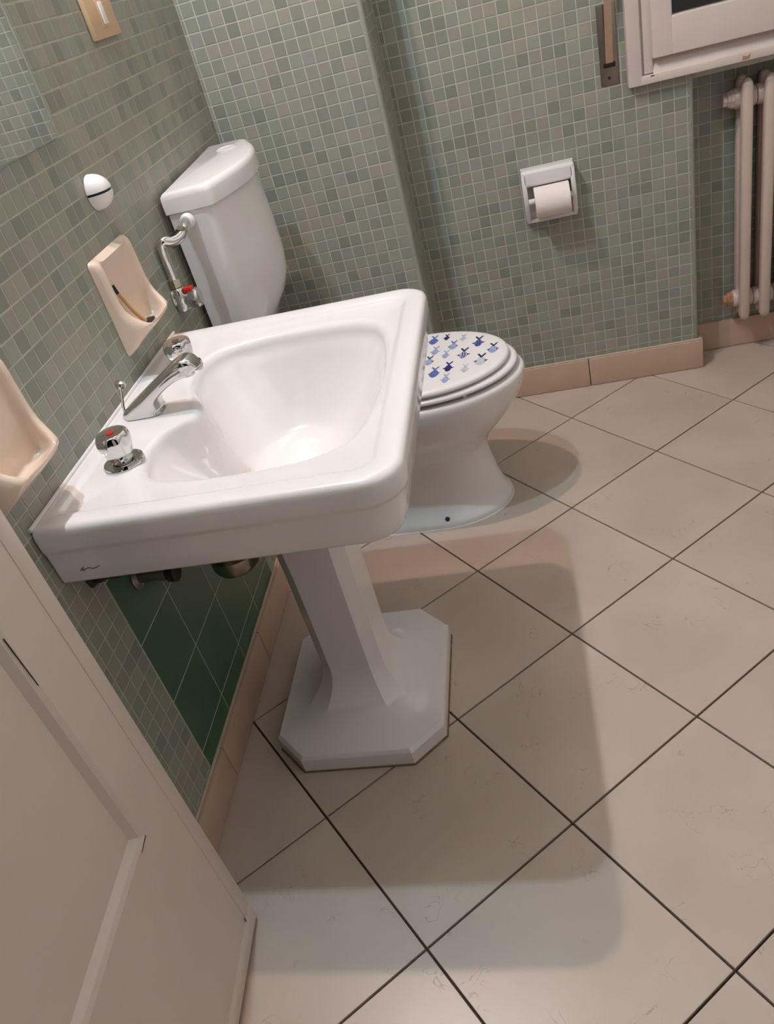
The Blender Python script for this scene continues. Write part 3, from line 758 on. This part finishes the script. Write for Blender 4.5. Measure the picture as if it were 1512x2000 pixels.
clp = empty('towel_clip', (WL, .640, 1.09)); tag(clp, 'round white domed towel clip with dark slit on the wall', 'towel clip')
def half_dome(sgn):
    rings = []
    R, H = .0295, .034
    for k in range(9):
        ph = k / 8 * math.pi / 2; rr = R * math.cos(ph) ** .8 if k < 8 else .0005
        ring = []
        for j in range(17):
            a = math.pi * j / 16
            ring.append((WL + .0008 + H * math.sin(ph), .640 + rr * math.cos(a), 1.090 + sgn * (.0022 + max(0, rr - .0022) * math.sin(a) * 1.08)))
        rings.append(ring)
    m = MB().loft(rings, True, True)
    return m
half_dome(1).build('upper_shell', M['whitep'], clp, ang=50)
half_dome(-1).build('lower_shell', M['whitep'], clp, ang=50)
MB().lathe((WL + .0006, .640, 1.090), (1, 0, 0), [(.0275, 0), (.0265, .012), (.022, .021), (.012, .029)], 28).build('rubber_insert', M['black'], clp)

sw = empty('light_switch', (WL, .953, 1.307)); tag(sw, 'beige switch plate with one white rocker, above the cistern', 'switch')
MB().box(WL + .0006, WL + .011, .889, 1.017, 1.307, 1.389, .0022).build('plate', M['beige'], sw)
MB().box(WL + .011, WL + .0135, .938, .966, 1.325, 1.371, .001).build('rocker_frame', M['beige'], sw)
MB().box(WL + .0125, WL + .0165, .943, .961, 1.329, 1.367, .0018).build('rocker', M['whitep'], sw)

# ------------------------------------------------------------------ things on the back wall
ph_ = empty('paper_holder', (.828, WB, .57)); tag(ph_, 'white ceramic toilet paper holder on the back wall', 'paper holder')
px0, px1, pz0, pz1 = .753, .901, .568, .722
YB = WB - .0006
h = MB()
h.box(px0, px1, YB - .010, YB, pz0, pz1, .004, 3)
h.box(px0, px1, YB - .050, YB - .001, pz1 - .044, pz1, .009, 3)
def side(xa, xb):
    prof = [(YB - .001, pz0 + .001), (YB - .016, pz0), (YB - .026, pz0 + .012), (YB - .044, pz0 + .05), (YB - .050, pz0 + .075), (YB - .050, pz1 - .012), (YB - .044, pz1 - .004), (YB - .001, pz1 - .001)]
    rr = []
    for x, k in ((xa, .93), (xa + .0025, 1), (xb - .0025, 1), (xb, .93)):
        cy = sum(p[0] for p in prof) / 8; cz = sum(p[1] for p in prof) / 8
        rr.append([(x, cy + (p[0] - cy) * k, cz + (p[1] - cz) * k) for p in prof])
    h.loft(rr)
side(px0, px0 + .013); side(px1 - .013, px1)
h.box(px0 + .004, px1 - .004, YB - .020, YB - .001, pz0, pz0 + .012, .004, 3)
h.build('body', M['white'], ph_, ang=45)
MB().tube([(px0 + .0135, YB - .047, .637), (px1 - .0135, YB - .047, .637)], .0085, 18).build('spindle', M['whitep'], ph_)
rl = empty('toilet_roll', (.834, YB - .047, .637)); tag(rl, 'roll of white toilet paper on the holder spindle', 'toilet roll')
rx0, rx1 = .783, .881
ring = lambda x, r: [(x, YB - .047 - .004 + r * math.cos(2 * math.pi * j / 40), .633 + r * math.sin(2 * math.pi * j / 40)) for j in range(40)]
R_ = .043
MB().loft([ring(rx0, .021), ring(rx0, R_ - .001), ring(rx0 + .001, R_), ring(rx1 - .001, R_), ring(rx1, R_ - .001), ring(rx1, .021)], False, False).build('paper', M['paper'], rl, ang=40)
MB().loft([ring(rx0 + .0003, .021), ring(rx0 + .0003, .0195), ring(rx1 - .0003, .0195), ring(rx1 - .0003, .021)], False, False).build('core', M['card'], rl, ang=40)

bwn = empty('shutter_strap_winder', (1.018, WB, .883)); tag(bwn, 'steel cover plate with beige roller shutter strap beside the window', 'strap winder')
MB().box(.995, 1.042, WB - .003, WB - .0006, .883, 1.072, .002, 2).build('cover_plate', M['steel'], bwn)
MB().box(1.0035, 1.0345, WB - .0085, WB - .003, .9255, .9375, .003).build('strap_slot', M['black'], bwn)
MB().lathe((1.0165, WB - .003, .900), (0, -1, 0), [(.004, 0), (.004, .0008), (.002, .001)], 14).build('screw', M['black'], bwn)
MB().add([(1.0095, WB - .0078, .936), (1.0285, WB - .0078, .936), (1.0325, WB - .030, 1.10), (1.0135, WB - .030, 1.10), (1.0145, WB - .032, 2.3), (1.0335, WB - .032, 2.3),
          (1.0095, WB - .0062, .936), (1.0285, WB - .0062, .936), (1.0325, WB - .0285, 1.10), (1.0135, WB - .0285, 1.10), (1.0145, WB - .0305, 2.3), (1.0335, WB - .0305, 2.3)],
         [(0, 1, 2, 3), (3, 2, 5, 4), (7, 6, 9, 8), (8, 9, 10, 11), (0, 3, 9, 6), (3, 4, 10, 9), (1, 7, 8, 2), (2, 8, 11, 5), (0, 6, 7, 1), (4, 5, 11, 10)]).build('strap', M['strap'], bwn, sm=False)

# window
wx0, wx1, wz0, wz1 = 1.062, 1.590, .867, 2.10
wn1 = empty('window_1', (wx0, WB, wz0)); tag(wn1, 'white painted wooden window with dark night panes above the radiator', kind='structure')
yf = 1.598
MB().box(wx0, wx0 + .035, yf, WB + .05, wz0, wz1, .003).box(wx1 - .035, wx1, yf, WB + .05, wz0, wz1, .003).box(wx0 + .03, wx1 - .03, yf, WB + .05, wz0, wz0 + .021, .003).box(wx0 + .03, wx1 - .03, yf, WB + .05, wz1 - .035, wz1, .003).build('frame', M['winpaint'], wn1)
# inner frame and sloped sill strip
m_ = MB().box(wx0 + .041, wx0 + .064, yf + .008, WB + .05, wz0 + .023, wz1 - .04, .003).box(wx1 - .064, wx1 - .041, yf + .008, WB + .05, wz0 + .023, wz1 - .04, .003)
m_.box(wx0 + .034, wx0 + .045, yf + .013, WB + .05, wz0 + .02, wz1 - .03).box(wx1 - .045, wx1 - .034, yf + .022, WB + .05, wz0 + .02, wz1 - .03)
m_.build('inner_frame', M['winpaint'], wn1)
MB().add([(wx0 + .064, yf + .006, wz0 + .021), (wx1 - .064, yf + .006, wz0 + .021), (wx1 - .064, yf + .026, wz0 + .060), (wx0 + .064, yf + .026, wz0 + .060),
          (wx0 + .064, WB + .05, wz0 + .019), (wx1 - .064, WB + .05, wz0 + .019), (wx1 - .064, WB + .05, wz0 + .060), (wx0 + .064, WB + .05, wz0 + .060)],
         [(0, 1, 2, 3), (4, 7, 6, 5), (3, 2, 6, 7), (0, 4, 5, 1), (0, 3, 7, 4), (1, 5, 6, 2)]).build('sill_strip', M['winpaint'], wn1, sm=False)
xm = (wx0 + wx1) / 2
for sx0, sx1 in ((wx0 + .063, wx1 - .063),):
    sz0, sz1 = wz0 + .057, wz1 - .05
    s_ = MB().box(sx0, sx0 + .051, yf - .004, yf + .036, sz0, sz1, .004, 3).box(sx1 - .051, sx1, yf - .004, yf + .036, sz0, sz1, .004, 3).box(sx0 + .048, sx1 - .048, yf - .004, yf + .036, sz0, sz0 + .088, .004, 3).box(sx0 + .048, sx1 - .048, yf - .004, yf + .036, sz1 - .06, sz1, .004, 3)
    so_ = s_.build('sash', M['winpaint'], wn1)
    MB().box(sx0 + .046, sx1 - .046, yf + .016, yf + .020, sz0 + .083, sz1 - .055).build('pane', M['glass'], so_, sm=False)
MB().box(1.118, 1.128, yf - .0005, yf + .002, wz0 + .0165, wz0 + .019, .0006).build('drain_hole', M['black'], wn1)
MB().add([(1.345, yf - .0004, wz0 + .003), (1.362, yf - .0004, wz0 + .004), (1.366, yf - .0004, wz0 + .017), (1.356, yf - .0004, wz0 + .010), (1.347, yf - .0004, wz0 + .014)], [(0, 1, 2, 3, 4)]).build('paint_chip', M['rust'], wn1, sm=False)

# radiator
rd = empty('radiator', (1.5, 1.67, .12)); tag(rd, 'cream cast iron column radiator in the recess under the window', 'radiator')
RZ0, RZ1 = .122, .815
def rsec(xc):
    m = MB(); yfr, ybk = 1.655, 1.712
    def column(y):
        rr = []
        for z, k in ((RZ0, .25), (RZ0 + .004, .62), (RZ0 + .012, .9), (RZ0 + .022, 1), (RZ1 - .022, 1), (RZ1 - .012, .9), (RZ1 - .004, .62), (RZ1, .25)):
            ring = []
            for j in range(20):
                a = 2 * math.pi * j / 20; e = .6
                ring.append((xc + .0150 * k * math.copysign(abs(math.cos(a)) ** e, math.cos(a)), y + .0185 * k * math.copysign(abs(math.sin(a)) ** e, math.sin(a)), z))
            rr.append(ring)
        m.loft(rr)
    column(yfr); column(ybk)
    m.box(xc - .006, xc + .006, yfr, ybk, RZ0 + .02, RZ0 + .10, .003).box(xc - .006, xc + .006, yfr, ybk, RZ1 - .10, RZ1 - .02, .003)
    # hubs
    for z in (RZ0 + .062, RZ1 - .052):
        m.lathe((xc - .0285, (yfr + ybk) / 2, z), (1, 0, 0), [(.024, 0), (.026, .002), (.027, .012), (.025, .0285), (.027, .045), (.026, .055), (.024, .057)], 24)
    # web between the columns
    m.box(xc - .0035, xc + .0035, yfr, ybk, RZ0 + .05, RZ1 - .05)
    return m
for k in range(4):
    rsec(1.372 + k * .0585).build('section', M['radpaint'], rd, ang=45)
for z, mt in ((RZ0 + .062, 'rust'), (RZ1 - .052, 'radpaint')):
    MB().lathe((1.3435, 1.6835, z), (-1, 0, 0), [(.024, 0), (.024, .008), (.021, .009), (.021, .016), (.016, .0165), (.016, .026), (.014, .028)], 8).build('end_plug', M[mt], rd, ang=20)

# ------------------------------------------------------------------ door leaf in the left foreground
d1 = empty('door_1', (.112, -.136, 0)); tag(d1, 'open off white panelled door in the left foreground', kind='structure')
F0 = Vector((.112, -.136, 0)); U = Vector((.0624, -.99805, 0)); N = Vector((.99805, .0624, 0))
DM = Matrix(((U.x, N.x, 0, F0.x), (U.y, N.y, 0, F0.y), (0, 0, 1, 0), (0, 0, 0, 1)))
DW, DH, DT = .80, 2.06, .042
def rail(u0, u1, z0, z1, n0=-DT, n1=0, bv=.003):
    return MB().box(u0, u1, n0, n1, z0, z1, bv)
leaf = MB()
for (u0, u1, z0, z1) in ((0, .104, .007, DH), (DW - .104, DW, .007, DH), (.104, DW - .104, .007, .425), (.104, DW - .104, .93, 1.10), (.104, DW - .104, DH - .14, DH)):
    leaf.box(u0, u1, -DT, 0, z0, z1, 0.0)
leaf.xf(DM).build('leaf', M['paint'], d1, sm=False)
# lapped stile edge and bottom strip, slightly proud
MB().box(-.002, .026, -.014, .0012, .009, DH, .001).xf(DM).build('edge_strip', M['paint'], d1)
MB().box(.0, DW, -.002, .0030, .008, .046, .0022).xf(DM).build('bottom_strip', M['paint'], d1)
for pz0_, pz1_ in ((.425, .93), (1.10, DH - .14)):
    u0, u1 = .104, DW - .104
    pn = MB().box(u0 - .004, u1 + .004, -.026, -.0125, pz0_ - .004, pz1_ + .004).xf(DM).build('panel', M['paint'], d1, sm=False)
    w = .017
    q = MB()
    o_ = [(u0, 0, pz0_), (u1, 0, pz0_), (u1, 0, pz1_), (u0, 0, pz1_)]
    i_ = [(u0 + w, -.0126, pz0_ + w), (u1 - w, -.0126, pz0_ + w), (u1 - w, -.0126, pz1_ - w), (u0 + w, -.0126, pz1_ - w)]
    mids = [(a[0] * .5 + b_[0] * .5, -.003, a[2] * .5 + b_[2] * .5) for a, b_ in zip(o_, i_)]
    q.add(o_ + mids + i_ + [(a[0], -.02, a[2]) for a in o_], sum([[(k, (k + 1) % 4, 4 + (k + 1) % 4, 4 + k), (4 + k, 4 + (k + 1) % 4, 8 + (k + 1) % 4, 8 + k)] for k in range(4)], []))
    q.xf(DM).build('moulding', M['paint'], d1, sm=False)
# cracks in the paint along the panel edges
def crack(name, p0, p1, w, n0=.0004):
    a, b_ = Vector((p0[0], n0, p0[1])), Vector((p1[0], n0, p1[1])); t = (b_ - a).normalized(); s2 = Vector((-t.z, 0, t.x)) * w / 2
    MB().add([a - s2, a + s2, b_ + s2 * .5, b_ - s2 * .5, a - s2 + Vector((0, -.001, 0)), a + s2 + Vector((0, -.001, 0)), b_ + s2 * .5 + Vector((0, -.001, 0)), b_ - s2 * .5 + Vector((0, -.001, 0))], [(0, 1, 2, 3), (4, 7, 6, 5), (0, 4, 5, 1), (1, 5, 6, 2), (2, 6, 7, 3), (3, 7, 4, 0)]).xf(DM).build(name, M['crack'], d1, sm=False)
crack('paint_crack', (.1085, .815), (.106, .735), .0012)
crack('paint_crack', (.104, .424), (.128, .420), .0022)
crack('paint_crack', (.030, .046), (.030, .056), .0014, .0026)
